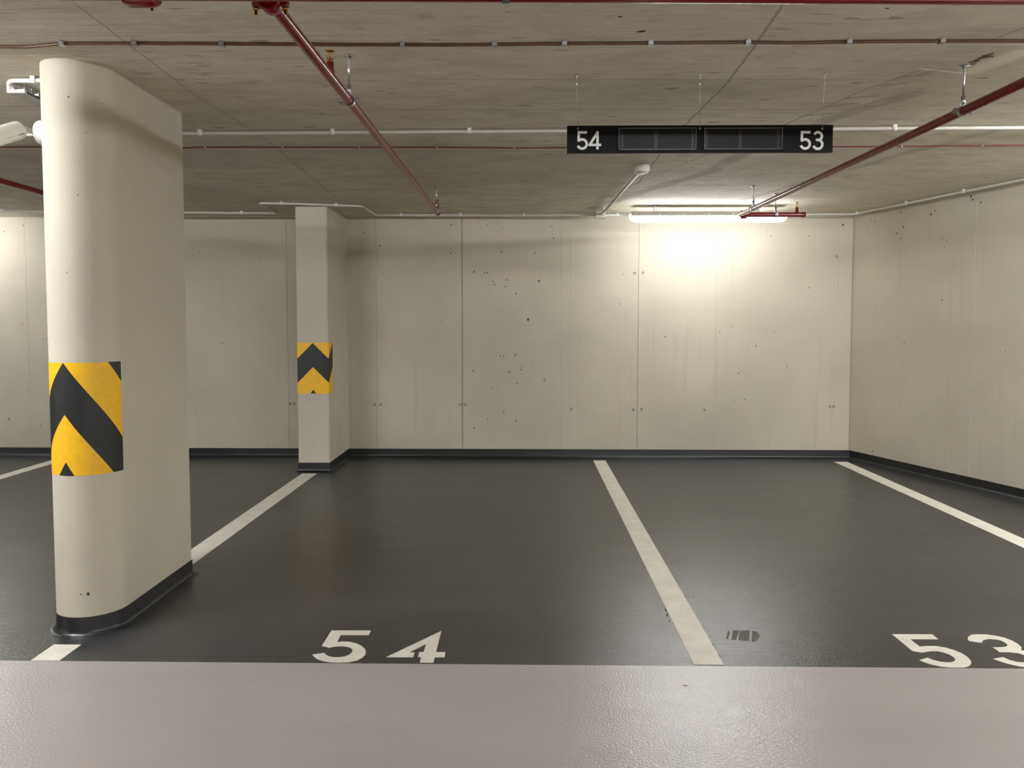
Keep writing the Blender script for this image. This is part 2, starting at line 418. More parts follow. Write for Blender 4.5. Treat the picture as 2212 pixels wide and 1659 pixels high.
for i, q in enumerate(PITS.split()):
    a, b = map(float, q.split(',')); r = random.uniform(.005, .010) * (1.7 if q in ('765,424', '2133,12', '684,650', '430,135', '122,102') else 1)
    blob(bm, on_y(760 + a * .4973, 480 + b * .4973, YB - .0006), ux, uz, r * .75, r * 1.15, 1, 7, random.uniform(-.6, .6))
for (x, y, r) in ((1164, 607, .014), (345, 552, .008), (430, 545, .007), (480, 742, .008), (20, 905, .012), (60, 840, .006), (88, 920, .008), (48, 700, .007), (93, 733, .007), (9, 500, .008), (50, 487, .008)):
    blob(bm, on_y(x, y, YB - .0006), ux, uz, r * .8, r, 1, 8)
for x, y in ((1368, 885), (1386, 884), (1371, 590), (1389, 589), (809, 874), (822, 874), (995, 874), (1005, 874), (1234, 883), (1522, 886), (1808, 554), (1801, 878), (1793, 878), (627, 872), (636, 872), (1177, 820)):
    c = on_y(x, y, YB)
    lathe(bm, c, (0, -1, 0), [(.016, -.001), (.014, .003), (.011, .003), (.009, .001), (0, .001)], 16, 2)
obj('wall_back', bm, [m_wall, m_pit, m_plug], kind='structure', label='long back wall of cast concrete panels')

# slanted right wall
bm = bmesh.new()
A, B = RW0 - RWD * .02, RW1 + RWD * .3
def wall_solid(bm, A, B, N, zt_a, zt_b, th=.25):
    vs = [bm.verts.new(v) for v in (Vector((A.x, A.y, -.02)), Vector((B.x, B.y, -.02)), Vector((B.x, B.y, zt_b)), Vector((A.x, A.y, zt_a)))]
    ws = [bm.verts.new(v.co - N * th) for v in vs]
    bm.faces.new(vs); bm.faces.new(ws[::-1])
    for i in range(4): bm.faces.new((vs[i], ws[i], ws[(i + 1) % 4], vs[(i + 1) % 4]))
wall_solid(bm, A, B, RWN, ceil_z(A.y) + .1, ceil_z(B.y) + .1)
def on_right(x, y, off=0.0):
    d = ray(x, y); k = (RW0 + RWN * off - ORG).dot(RWN) / d.dot(RWN); return ORG + d * k
for a, b, r in ((1625, 228, .012), (1643, 262, .011), (1733, 295, .011), (1185, 425, .013), (1230, 387, .008), (845, 403, .009), (558, 505, .008), (476, 553, .008), (521, 492, .006), (803, 637, .010), (878, 567, .010), (1310, 690, .007), (1330, 788, .006), (1355, 720, .005), (405, 566, .007), (855, 610, .006), (858, 680, .006), (845, 697, .006), (1300, 323, .006), (1665, 215, .006), (1700, 250, .006)):
    blob(bm, on_right(1780 + a * .1953, 380 + b * .1953, .0006), RWD, uz, r * .8, r, 1, 8)
for (x, y, r) in ((1953, 742, .01), (2035, 648, .008), (2015, 960, .006), (2172, 760, .006), (1885, 975, .008)):
    blob(bm, on_right(x, y, .0006), RWD, uz, r * .8, r, 1, 7)
for x in (1942, 2101):                                          # faint panel seams
    p = on_right(x, 700, 0)
    a = Vector((p.x, p.y, .09)); b = Vector((p.x, p.y, ceil_z(p.y) - .002))
    q = [a - RWD * .003 + RWN * .0001, a + RWN * .0018, a + RWD * .003 + RWN * .0001]; q2 = [v + Vector((0, 0, b.z - a.z)) for v in q]
    va = [bm.verts.new(v) for v in q]; vb = [bm.verts.new(v) for v in q2]
    for i in range(2): bm.faces.new((va[i], va[i + 1], vb[i + 1], vb[i]))
obj('wall_right', bm, [m_wall, m_pit], kind='structure', label='slanted concrete wall on the right')
bm = bmesh.new(); wall_solid(bm, Vector((XL, YB, 0)), Vector((XL, YF, 0)), Vector((1, 0, 0)), 2.8, 2.9)
obj('wall_left', bm, [m_wall], kind='structure', label='far left end wall of the garage')
bm = bmesh.new(); wall_solid(bm, Vector((XL, YF, 0)), Vector((xr(YF) + .2, YF, 0)), Vector((0, 1, 0)), 2.9, 2.9)
obj('wall_front', bm, [m_wall], kind='structure', label='wall behind the opposite row of bays')

# coved black skirting
SK = .088
def cove(th=.004, rad=.022):
    p = [(0, SK), (th, SK), (th, rad + .004)]
    for k in range(1, 7):
        a = k / 6 * PI / 2; p.append((th + rad * (1 - math.cos(a)), .004 + rad * (1 - math.sin(a))))
    p += [(th + rad + .004, .0012), (th + rad + .008, 0.0)]
    return p
C2L, C2R, C2F = -2.180, -1.880, 7.365         # square column
bm = bmesh.new(); extrude_profile(bm, cove(.009), [(XL, YB, 0), (C2L, YB, 0)])
extrude_profile(bm, cove(.009), [(C2R, YB, 0), (RW0.x, YB, 0), tuple(RW0 + RWD * .004)][:2])
obj('baseboard_back', bm, m_skirt, kind='structure', label='black coved skirting along the back wall', smooth=50)
bm = bmesh.new(); extrude_profile(bm, cove(.006), [tuple(RW0), tuple(RW1)])
obj('baseboard_right', bm, m_skirt, kind='structure', label='black coved skirting along the slanted right wall', smooth=50)

# ------------------------------------------------------------------ columns
def pillar(name, outline, label, sides_smooth, skirt_path, closed):
    """outline runs anticlockwise seen from above"""
    cx = sum(p[0] for p in outline) / len(outline); cy_ = sum(p[1] for p in outline) / len(outline)
    t = thing(name, (cx, cy_, 0), label, 'column')
    bm = bmesh.new(); n = len(outline)
    lo = [bm.verts.new((x, y, .0)) for x, y in outline]; hi = [bm.verts.new((x, y, ceil_z(y))) for x, y in outline]
    for i in range(n):
        f = bm.faces.new((lo[i], lo[(i + 1) % n], hi[(i + 1) % n], hi[i])); f.smooth = True
    bm.faces.new(hi); bm.faces.new(lo[::-1])
    return t, bm
CX, CYC, CR, CBACK = -2.063, 3.615, .16, 4.322
def arc(cx, cy, r, a0, a1, n): return [(cx + r * math.cos(a0 + (a1 - a0) * k / n), cy + r * math.sin(a0 + (a1 - a0) * k / n)) for k in range(n + 1)]
out1 = arc(CX, CYC, CR, PI, 2 * PI, 40) + [(CX + CR, CBACK - .022), (CX + CR - .002, CBACK - .020), (CX + CR - .002, CBACK - .018), (CX + CR, CBACK - .016), (CX + CR, CBACK), (CX - CR, CBACK)]
t1, bm = pillar('concrete_column', out1, 'tall rounded concrete column with large yellow and black chevron sticker, left foreground', True, None, True)
for (x, y, r) in ((148, 209, .004), (187, 286, .003), (298, 429, .006), (168, 421, .004), (190, 1283, .008), (175, 1284, .004), (318, 425, .003), (222, 224, .003)):
    d = ray(x, y); a = d.x ** 2 + d.y ** 2; b = -(d.x * CX + d.y * CYC); c = CX * CX + CYC * CYC - (CR + .0006) ** 2; D = b * b - a * c
    if D < 0: continue
    P = ORG + d * ((-b - D ** .5) / a)
    if P.y > CYC: P = on_x(x, y, CX + CR + .0006); tx = Vector((0, 1, 0))
    else: tx = Vector((-(P.y - CYC), P.x - CX, 0)).normalized()
    blob(bm, P, tx, uz, r, r, 1, 7)
obj('column_body', bm, [m_col, m_pit], t1, smooth=35)
bm = bmesh.new()
skp = arc(CX, CYC, CR, PI, 2 * PI, 30) + [(CX + CR, CBACK), (CX - CR, CBACK)]
extrude_profile(bm, cove(.004, .024), [(x, y, 0) for x, y in skp], closed=True)
obj('base_skirting', bm, m_skirt, t1, smooth=50, label='black coved base coating')

def chevron(poly, surf, u0, u1, name, parent, z0, z1, step, cuts=()):
    """yellow sheet with black chevrons, wrapped on a surface given by surf(u, z, lift)"""
    bm = bmesh.new()
    def sheet(pts, lift, mat):
        t = bmesh.new(); f = t.faces.new([t.verts.new((u, z, 0)) for u, z in pts])
        k = u0 + step
        while k < u1 - 1e-6:
            bmesh.ops.bisect_plane(t, geom=t.verts[:] + t.edges[:] + t.faces[:], plane_co=(k, 0, 0), plane_no=(1, 0, 0)); k += step
        for k in cuts:
            bmesh.ops.bisect_plane(t, geom=t.verts[:] + t.edges[:] + t.faces[:], plane_co=(k, 0, 0), plane_no=(1, 0, 0))
        for v in t.verts: v.co = surf(v.co.x, v.co.y, lift)
        for f in t.faces: f.smooth = True
        merge(bm, t, mat)
    sheet([(u0, z0), (u1, z0), (u1, z1), (u0, z1)], .0008, 0)
    # rim of the sheet
    for p in poly: sheet(p, .0014, 1)
    return obj(name, bm, [m_yellow, m_hblack], parent)
def surf1(u, z, lift):
    q = CR * PI / 2
    if u <= q:
        a = u / CR; return Vector((CX + (CR + lift) * math.sin(a), CYC - (CR + lift) * math.cos(a), z))
    return Vector((CX + CR + lift, CYC + u - q, z))
S, U0 = 1.36, -.024
def zl(top, u): return top - S * abs(u - U0)
ua, ub, za, zb = -.262, .241, .746, 1.262
polys = [[(ua, zl(1.262, ua)), (ua, zl(1.026, ua)), (U0, 1.026), (.181, za), (ub, za), (ub, zl(1.262, ub)), (U0, 1.262)],
         [(-.064, za), (.014, za), (U0, .808)],
         [(.166, zb), (ub, 1.166), (ub, zb)], [(-.214, zb), (ua, zb), (ua, 1.19)]]
polys[0][1] = (ua, za); polys[0].insert(2, (-.229, za))
chevron(polys, surf1, ua, ub, 'hazard_sticker', t1, za, zb, .02)

# square column on the back wall
ch = .014
out2 = [(C2L, YB), (C2L, C2F + .006), (C2L + .006, C2F), (C2R - ch, C2F), (C2R, C2F + ch), (C2R, YB)]
t2, bm = pillar('concrete_column', out2, 'square concrete column against the back wall with small chevron sticker', True, None, True)
for (x, y, r) in ((667, 864, .008), (700, 508, .006), (662, 515, .006), (690, 460, .006), (642, 800, .004), (675, 470, .004)):
    blob(bm, on_y(x, y, C2F - .0006), ux, uz, r * 1.3, r * .6, 1, 7)
obj('column_body', bm, [m_col, m_pit], t2, smooth=30)
bm = bmesh.new(); extrude_profile(bm, cove(.004, .02), [(C2L, YB, 0), (C2L, C2F, 0), (C2R, C2F, 0), (C2R, YB, 0)])
obj('base_skirting', bm, m_skirt, t2, smooth=50, label='black coved base coating')
def surf2(u, z, lift):
    w = C2R - ch - C2L; c = ch * 1.4142
    if u <= w: return Vector((C2L + u, C2F - lift, z))
    if u <= w + c:
        k = (u - w) * .7071; return Vector((C2R - ch + k + lift * .7, C2F + k - lift * .7, z))
    return Vector((C2R + lift, C2F + ch + (u - w - c), z))
v0 = .152; pk = .302; v1 = .455; lf = .002; zt, zbm = 1.245, .757
polys = [[(lf, 1.243 - v0 + .002), (lf, 1.012 - v0), (v0, 1.012), (pk, .862), (v1, 1.012), (v1, 1.243), (pk, 1.093), (v0, 1.243)],
         [(v0 - .026, zbm), (v0 + .026, zbm), (v0, .795)]]
polys[0][6] = (pk, 1.093)
for p in polys:
    for i, (u, z) in enumerate(p): p[i] = (u, z + .0)
chevron(polys, surf2, lf, v1, 'hazard_sticker', t2, zbm, zt, .05, (C2R - ch - C2L, C2R - ch - C2L + ch * 1.4142))

# ------------------------------------------------------------------ floor paint
def paint_strip(label, x0, x1, y0, y1):
    bm = bmesh.new(); c = Vector(((x0 + x1) / 2, (y0 + y1) / 2, 0)); n = 12
    vs = []
    poly_prism(bm, [(x0, y0, .0004), (x1, y0, .0004), (x1, y1, .0004), (x0, y1, .0004)], (0, 0, 1), .0012)
    return obj('parking_line', bm, m_paint, label=label, cat='parking line', loc=c)
paint_strip('short white stub of parking line in front of the rounded column', -2.109, -1.986, LANE + .001, 3.362)
paint_strip('white parking line running from the rounded column to the square column', -2.118, -1.978, CBACK + .035, 7.268)
paint_strip('white parking line between the numbers 54 and 53, middle of the floor', .718, .846, LANE + .012, 8.015)
paint_strip('white parking line beside the slanted right wall', 3.205, 3.340, LANE + .012, 7.985)
paint_strip('white parking line at the far left, left of the rounded column', -4.935, -4.805, LANE, 7.98)

def number(label, glyphs):
    bms = []
    for px in glyphs: bms.append([on_floor(x, y, .0004) for x, y in px])
    c = sum((p for g in bms for p in g), Vector()) / sum(len(g) for g in bms); c.z = 0
    t = thing('floor_number', c, label, 'painted number')
    for g in bms:
        bm = bmesh.new(); poly_prism(bm, g, (0, 0, 1), .0012); obj('digit', bm, m_paint, t)
    return t
A_ = lambda l: [(600 + x * .28933, 1250 + y * .28933) for x, y in l]
five_l = A_([(402, 388), (695, 388), (680, 422), (470, 422), (442, 475), (480, 471), (530, 472), (580, 482), (620, 500), (648, 522), (658, 545), (652, 570), (630, 592), (590, 612), (530, 625), (450, 628), (380, 625), (330, 615), (290, 598), (265, 578), (258, 568), (348, 555), (360, 570), (385, 582), (420, 588), (455, 588), (500, 582), (535, 568), (556, 548), (558, 532), (545, 518), (520, 510), (485, 506), (450, 506), (415, 510), (385, 517), (328, 503)])
four_l = A_([(1222, 391), (1205, 455), (1182, 550), (1252, 550), (1246, 587), (1172, 588), (1163, 628), (1061, 628), (1069, 588), (1047, 585), (1056, 550), (1088, 550), (1108, 488), (980, 552), (1021, 552), (1012, 588), (810, 587)])
number('white painted number 54 on the dark floor near the lane edge', [five_l, four_l])
B_ = lambda l: [(1772 + x * .19892, 1200 + y * .19892) for x, y in l]
five_r = B_([(778, 857), (1215, 857), (1280, 911), (975, 911), (1080, 991), (1150, 985), (1250, 985), (1350, 1000), (1450, 1028), (1540, 1065), (1600, 1105), (1638, 1150), (1638, 1180), (1610, 1205), (1560, 1217), (1480, 1219), (1390, 1216), (1300, 1206), (1200, 1185), (1120, 1157), (1075, 1137), (1163, 1112), (1220, 1135), (1300, 1155), (1380, 1163), (1430, 1160), (1462, 1145), (1465, 1128), (1445, 1105), (1400, 1078), (1330, 1053), (1260, 1040), (1190, 1040), (1110, 1056), (1000, 1040)])
three_r = B_([(1600, 905), (1605, 885), (1640, 862), (1700, 857), (1790, 858), (1900, 872), (2000, 895), (2080, 925), (2150, 965), (2185, 1000), (2185, 1018), (2165, 1027), (2240, 1040), (2330, 1075), (2400, 1120), (2430, 1165), (2410, 1200), (2350, 1216), (2260, 1218), (2160, 1206), (2050, 1182), (1960, 1155), (1875, 1123), (1983, 1106), (2060, 1138), (2140, 1158), (2212, 1162), (2270, 1158), (2290, 1140), (2270, 1110), (2212, 1082), (2150, 1062), (2050, 1051), (1947, 1051), (1870, 998), (1960, 998), (2000, 995), (2030, 985), (2030, 970), (2010, 950), (1960, 925), (1900, 912), (1830, 908), (1775, 918), (1755, 935), (1757, 950), (1615, 930)])
number('white painted number 53 on the dark floor, cut off by the right edge', [five_r, three_r])

# ------------------------------------------------------------------ sprinkler pipes
PR = .021
def sprinkler(parent, p, h, up_nipple):
    """upright head: red nipple, brass body, frame arms and deflector"""
    p = Vector(p); bm = bmesh.new()
    lathe(bm, p, (0, 0, 1), [(.0001, PR - .006), (.017, PR - .006), (.0165, PR + .004), (.0135, PR + .008), (.0135, up_nipple), (0, up_nipple)], 18)
    obj('nipple', bm, m_red, parent)
    b = p + Vector((0, 0, up_nipple - .002)); bm = bmesh.new()
    lathe(bm, b, (0, 0, 1), [(0, 0), (.0125, 0), (.0125, .008), (.009, .012), (0, .012)], 6)
    hd = obj('sprinkler_head', bm, m_brass, parent)
    bm = bmesh.new()
    for s_ in (-1, 1): tube(bm, [b + Vector((s_ * .009, 0, .010)), b + Vector((s_ * .011, 0, h * .45)), b + Vector((s_ * .003, 0, h * .86))], .0022, 8)
    tube(bm, [b + Vector((0, 0, .010)), b + Vector((0, 0, h * .9))], .0024, 8)
    obj('frame_arm', bm, m_brass, hd)
    bm = bmesh.new(); lathe(bm, b, (0, 0, 1), [(0, h - .003), (.004, h - .004), (.018, h), (.0185, h + .001), (0, h + .003)], 20)
    obj('deflector', bm, m_brass, hd)
def coupling(parent, c, r, axis, ears, boltd):
    """split pipe coupling: two half shells with ears and bolts"""
    c = Vector(c); bm = bmesh.new(); ax = Vector(axis); w = r * 1.25
    lathe(bm, c, ax, [(r * .98, -w), (r * 1.45, -w), (r * 1.6, -w * .7), (r * 1.6, w * .7), (r * 1.45, w), (r * .98, w)], 28)
    side = Vector(ears)
    for s_ in (-1, 1):
        b = c + side * s_ * r * 2.05
        for z_ in (-1, 1):
            lathe(bm, b + Vector((0, 0, z_ * .003)), (0, 0, z_), [(0, 0), (r * .5, 0), (r * .55, .003), (r * .52, .012), (r * .4, .015), (0, .015)], 16)
            q = ax * w * .8; e = ax * r * .5; a = c + side * s_ * r * 1.1; o = Vector((0, 0, z_ * .003))
            poly_prism(bm, [a - q + o, b - e + o, b + e + o, a + q + o], (0, 0, z_), .014)
    cl = obj('coupling', bm, m_red, parent, smooth=40)
    for s_ in (-1, 1):
        b = c + side * s_ * r * 2.05; bm = bmesh.new()
        tube(bm, [b + Vector((0, 0, -.040)), b + Vector((0, 0, .030))], .0046, 10)
        lathe(bm, b + Vector((0, 0, -.026)), (0, 0, 1), [(0, 0), (.009, 0), (.009, .008), (0, .008)], 6)
        lathe(bm, b + Vector((0, 0, .019)), (0, 0, 1), [(0, 0), (.009, 0), (.009, .008), (0, .008)], 6)
        obj('bolt', bm, m_brass, cl)

MR, MZ = .038, 2.432
mainY = lambda X: 2.335 + (X + .2) * .018
mp = lambda X: Vector((X, mainY(X), MZ - .0035 * (X + .0)))
tm = thing('sprinkler_pipe', mp(0), 'thick red main sprinkler pipe crossing the top edge of the photo', 'pipe', 'red sprinkler pipes')
bm = bmesh.new(); tube(bm, [mp(-9), mp(4.6)], MR, 28); obj('pipe_run', bm, m_red, tm, smooth=40)
coupling(tm, mp(-1.138), MR * .95, (1, .018, 0), (0, 1, 0), .01)

P1a, P1b = Vector((-.785, mainY(-.785) + MR + .001, 2.436)), Vector((-.738, 6.62, 2.372))
def along(a, b, Y): return a + (b - a) * ((Y - a.y) / (b.y - a.y))
t = thing('sprinkler_pipe', along(P1a, P1b, 4.5), 'red branch sprinkler pipe left of the hanging sign, running to the back wall', 'pipe', 'red sprinkler pipes')
bm = bmesh.new(); tube(bm, [P1a, P1b], PR, 22); obj('pipe_run', bm, m_red, t, smooth=40)
bm = bmesh.new(); d = (P1b - P1a).normalized(); lathe(bm, P1b - d * .035, d, [(PR, 0), (PR + .004, .002), (PR + .004, .034), (PR - .002, .042), (0, .044)], 22); obj('end_cap', bm, m_red, t, smooth=40)
coupling(t, along(P1a, P1b, 2.425), .0225, (0, 1, 0), (1, 0, 0), .01)
sprinkler(t, along(P1a, P1b, 3.13), .045, .058)
sprinkler(t, along(P1a, P1b, 6.56), .045, .055)
P2b = Vector((1.895, 6.879, 2.388)); P2a = Vector((2.035, mainY(2.03) + MR + .001, 2.418))
T0, T1 = Vector((1.900, 6.879, 2.388)), Vector((2.458, 6.885, 2.388))
t = thing('sprinkler_pipe', along(P2a, P2b, 5.0), 'red branch sprinkler pipe right of the hanging sign, ending above the lit batten light', 'pipe', 'red sprinkler pipes')
bm = bmesh.new(); tube(bm, [P2a, P2b], PR, 22); obj('pipe_run', bm, m_red, t, smooth=40)
bm = bmesh.new(); tube(bm, [T0 - Vector((.02, 0, 0)), T1], PR, 22); obj('cross_piece', bm, m_red, t, smooth=40)
bm = bmesh.new(); lathe(bm, T1 - Vector((.03, 0, 0)), (1, 0, 0), [(PR, 0), (PR + .003, .002), (PR + .003, .03), (PR - .002, .036), (0, .038)], 22); obj('end_cap', bm, m_red, t, smooth=40)
coupling(t, T0 + Vector((.02, 0, 0)), .022, (1, 0, 0), (0, 1, 0), .01)
sprinkler(t, (2.388, 6.884, 2.388), .05, .06)
P0a = Vector((-3.535, mainY(-3.5) + MR + .001, 2.415)); P0b = Vector((-3.56, 6.6, 2.39))
t = thing('sprinkler_pipe', along(P0a, P0b, 4.5), 'dark red branch sprinkler pipe at the far left, half hidden by the rounded column', 'pipe', 'red sprinkler pipes')
bm = bmesh.new(); tube(bm, [P0a, P0b], PR, 22); obj('pipe_run', bm, m_red, t, smooth=40)
bm = bmesh.new(); d = (P0b - P0a).normalized(); lathe(bm, P0b - d * .035, d, [(PR, 0), (PR + .004, .002), (PR + .004, .034), (PR - .002, .042), (0, .044)], 22); obj('end_cap', bm, m_red, t, smooth=40)
sprinkler(t, along(P0a, P0b, 6.53), .045, .055)

def hanger(label, top, c, r, ax, tall=.04):
    """ceiling plate, threaded rod, coupling nut and split ring round a pipe"""
    c = Vector(c); top = Vector((c.x, c.y, ceil_z(c.y))); ax = Vector(ax).normalized(); side = ax.cross(Vector((0, 0, 1)))
    t = thing('pipe_hanger', top, label, 'pipe hanger', 'pipe hangers')
    bm = bmesh.new(); lathe(bm, top, (0, 0, -1), [(0, 0), (.024, 0), (.024, .004), (.01, .006), (.008, .014), (0, .014)], 8); obj('ceiling_plate', bm, m_zinc, t)
    bm = bmesh.new(); tube(bm, [top + Vector((0, 0, -.004)), c + Vector((0, 0, r + .012))], .005, 10); obj('rod', bm, m_zinc, t)
    bm = bmesh.new(); lathe(bm, c + Vector((0, 0, r + .004)), (0, 0, 1), [(0, 0), (.0105, 0), (.0105, tall), (0, tall)], 6); obj('rod_nut', bm, m_zinc, t)
    bm = bmesh.new(); lathe(bm, c, ax, [(r + .0008, -.011), (r + .0045, -.011), (r + .0045, .011), (r + .0008, .011), (r + .0008, -.011)], 26)
    for s_ in (-1, 1):
        for z_ in (-.004, .004):
            a = c + side * s_ * (r + .002) + Vector((0, 0, z_)); b = c + side * s_ * (r + .024) + Vector((0, 0, z_ * 1.5))
            q = ax * .010
            poly_prism(bm, [a - q, b - q, b + q, a + q], (0, 0, 1 if z_ > 0 else -1), .002)
    rg = obj('clamp_ring', bm, m_zinc, t, smooth=40)
    for s_ in (-1, 1):
        b = c + side * s_ * (r + .015); bm = bmesh.new(); tube(bm, [b + Vector((0, 0, -.018)), b + Vector((0, 0, .016))], .0028, 8)
        lathe(bm, b + Vector((0, 0, .007)), (0, 0, 1), [(0, 0), (.006, 0), (.006, .004), (0, .004)], 6); obj('clamp_screw', bm, m_zinc, rg)
    return t
hanger('pipe hanger on the left branch pipe nearest the first sprinkler head', None, along(P1a, P1b, 3.444), PR, P1b - P1a)
bpy.context.view_layer.update()
hanger('pipe hanger at the wall end of the left branch pipe', None, along(P1a, P1b, 6.50), PR, P1b - P1a)
hanger('pipe hanger on the right branch pipe near the right edge of the photo', None, along(P2a, P2b, 3.613), PR, P2b - P2a)
hanger('pipe hanger at the wall end of the right branch pipe, above the lit batten light', None, along(P2a, P2b, 6.53), PR, P2b - P2a)
hanger('pipe hanger on the short cross piece above the lit batten light', None, (2.203, 6.882, 2.388), PR, (1, 0, 0))
hanger('steel clamp hanger on the thick main pipe at the top edge', None, mp(-.056), MR, (1, .018, 0))

# ------------------------------------------------------------------ cables and conduits
def run(name, label, cat, px, off, r, rad, mat, group=None, seg=12, ends=None, n=6):
    pts = [on_ceil(x, y, off) for x, y in px]
    if ends is not None:
        for k, X in ((0, ends[0]), (-1, ends[1])):
            if X is None: continue
            q = pts[k]; y_ = q.y; X = xr(y_) - .03 if X == 'wall' else X; p = Vector((X, y_, ceil_z(y_) - off))
            pts = [p] + pts if k == 0 else pts + [p]
    mid = pts[len(pts) // 2]
    t = thing(name, (mid.x, mid.y, ceil_z(mid.y)), label, cat, group)
    bm = bmesh.new(); tube(bm, fillet(pts, rad, n), r, seg); obj('cable_run' if 'cable' in name else 'conduit_run', bm, mat, t)
    return t
def clips(t, px, off, make, mat, name='clip'):
    first = None
    for x, y in px:
        p = on_ceil(x, y, off)
        if first is None:
            bm = bmesh.new(); make(bm, p); first = obj(name, bm, mat, t); base = p
        else:
            d = p - base; d.z = ceil_z(p.y) - ceil_z(base.y); shift_copy(first, d, t)
def plastic_clip(r, w):
    def f(bm, p):
        zc = ceil_z(p.y)
        box(bm, (p.x - w, p.y - .012, p.z - r * .2), (p.x + w, p.y + .012, zc - .0005), bev=.002)
        lathe(bm, p, (1, 0, 0), [(r + .0005, -w), (r + .003, -w), (r + .003, w), (r + .0005, w)], 16)
    return f
def steel_clip(bm, p):
    zc = ceil_z(p.y)
    box(bm, (p.x - .011, p.y - .014, p.z - .0095), (p.x + .011, p.y + .014, p.z - .0075), bev=.0006)
    box(bm, (p.x - .011, p.y - .014, p.z - .0095), (p.x + .011, p.y - .012, zc - .0005), bev=.0006)
    box(bm, (p.x - .011, p.y + .012, p.z - .0095), (p.x + .011, p.y + .014, zc - .0005), bev=.0006)
    box(bm, (p.x - .007, p.y - .024, zc - .004), (p.x + .007, p.y - .013, zc - .0006), bev=.0006)
t = run('copper_cable', 'brown cable in steel clips, nearest run across the ceiling', 'cable',
        [(-60, 100), (0, 101), (60, 102), (135, 94), (292, 93.5), (480, 95), (669, 96.5), (870, 97), (980, 97.5), (1068, 96.5), (1219, 94.5), (1405, 93.5), (1615, 91.5), (1720, 93.2), (1833, 90.5), (2034, 89), (2212, 89), (2290, 89)], .008, .0065, .2, m_copper, ends=(-9, 'wall'))
clips(t, [(135, 94), (292, 93.5), (480, 95), (669, 96.5), (870, 97), (1068, 96.5), (1219, 94.5), (1405, 93.5), (1615, 91.5), (1833, 90.5), (2034, 89)], .008, steel_clip, m_zinc)
t = run('ceiling_conduit', 'white conduit across the ceiling, passing behind the hanging sign', 'conduit',
        [(-80, 292), (391, 288.5), (1000, 284.5), (1500, 281), (1932, 277.5), (2290, 275.5)], .022, .0098, .1, m_pvc, ends=(-9, 'wall'))
clips(t, [(432, 288), (718, 286.5), (1014, 284.5), (1600, 280.5), (1932, 277.5)], .022, plastic_clip(.0098, .012), m_white)
t = run('red_cable', 'thin red cable across the ceiling, just beyond the white conduit', 'cable',
        [(-80, 318), (85, 317.5), (395, 320), (430, 318), (1000, 318.5), (1130, 320), (1225, 319), (1500, 318), (1800, 317), (1900, 317), (2212, 314), (2290, 313.5)], .006, .0035, .2, m_redcable, seg=8, ends=(-9, 'wall'))
def nail_clip(bm, p):
    zc = ceil_z(p.y); box(bm, (p.x - .003, p.y - .007, p.z - .005), (p.x + .003, p.y + .007, zc - .0004), bev=.001)
clips(t, [(444, 318), (611, 318), (777, 318.2), (944, 318.4), (1111, 319.6), (1948, 316.5), (2122, 314.8)], .006, nail_clip, m_white)
CO = .020
t = run('ceiling_conduit', 'white conduit along the foot of the ceiling at both walls, jogging around the square column', 'conduit',
        [(-80, 454.5), (90, 457.2), (398, 459), (598, 460.5), (559, 438.5), (640, 440.2), (783, 445.2), (811, 464.6), (1000, 464.4), (1290, 464.6), (1345, 464.2), (1600, 463.4), (1740, 463), (1844, 462.6), (1957, 439.5), (2081, 413.8), (2212, 387.5), (2300, 369)], CO, .0105, .05, m_pvc, ends=(-12, None))
clips(t, [(4, 456), (522, 460), (608, 439.8), (726, 443.4), (866, 464.4), (995, 464.4), (1132, 464.4), (1334, 464.4), (1389, 464), (1851, 461.2), (1957, 439.5), (2081, 413.8)], CO, plastic_clip(.0105, .012), m_white)
jb = on_ceil(1296, 464.6, .03); jb.y -= .015
bm = bmesh.new(); box(bm, (jb.x - .052, jb.y - .05, ceil_z(jb.y) - .058), (jb.x + .052, jb.y + .04, ceil_z(jb.y)), bev=.006)
tb = thing('ceiling_junction_box', (jb.x, jb.y, ceil_z(jb.y)), 'grey junction box on the ceiling left of the lit batten light', 'junction box')
obj('box_body', bm, m_grey, tb)
bm = bmesh.new(); box(bm, (jb.x - .054, jb.y - .052, ceil_z(jb.y) - .066), (jb.x + .054, jb.y + .042, ceil_z(jb.y) - .0585), bev=.003); obj('box_lid', bm, m_pvc, tb)
DC = on_ceil(1385.5, 358); DC = Vector((DC.x, DC.y, ceil_z(DC.y)))
e0 = Vector((jb.x + .01, jb.y - .055, ceil_z(jb.y) - .033)); e1 = Vector((DC.x - .005, DC.y + .075, ceil_z(DC.y) - .033))
t = thing('ceiling_conduit', (e0 + e1) / 2, 'short white conduit from the junction box to the smoke detector', 'conduit')
bm = bmesh.new(); tube(bm, [e0, e1], .0105, 12); obj('conduit_run', bm, m_pvc, t)
for k in (.1, .38, .68, .93):
    p = e0.lerp(e1, k); bm = bmesh.new(); zc = ceil_z(p.y); box(bm, (p.x - .011, p.y - .012, p.z), (p.x + .011, p.y + .012, zc), bev=.002); obj('clip', bm, m_white, t)
t = thing('smoke_detector', DC, 'round white smoke detector on the ceiling below the hanging sign', 'smoke detector')
bm = bmesh.new(); lathe(bm, DC, (0, 0, -1), [(0, 0), (.058, 0), (.060, .004), (.060, .030), (.057, .034), (0, .034)], 40); obj('mounting_base', bm, m_white, t, smooth=40)
bm = bmesh.new(); lathe(bm, DC, (0, 0, -1), [(0, .034), (.054, .034), (.055, .037), (.052, .046), (.040, .053), (.022, .057), (.020, .062), (0, .063)], 40); obj('sensor_head', bm, m_white, t, smooth=40)

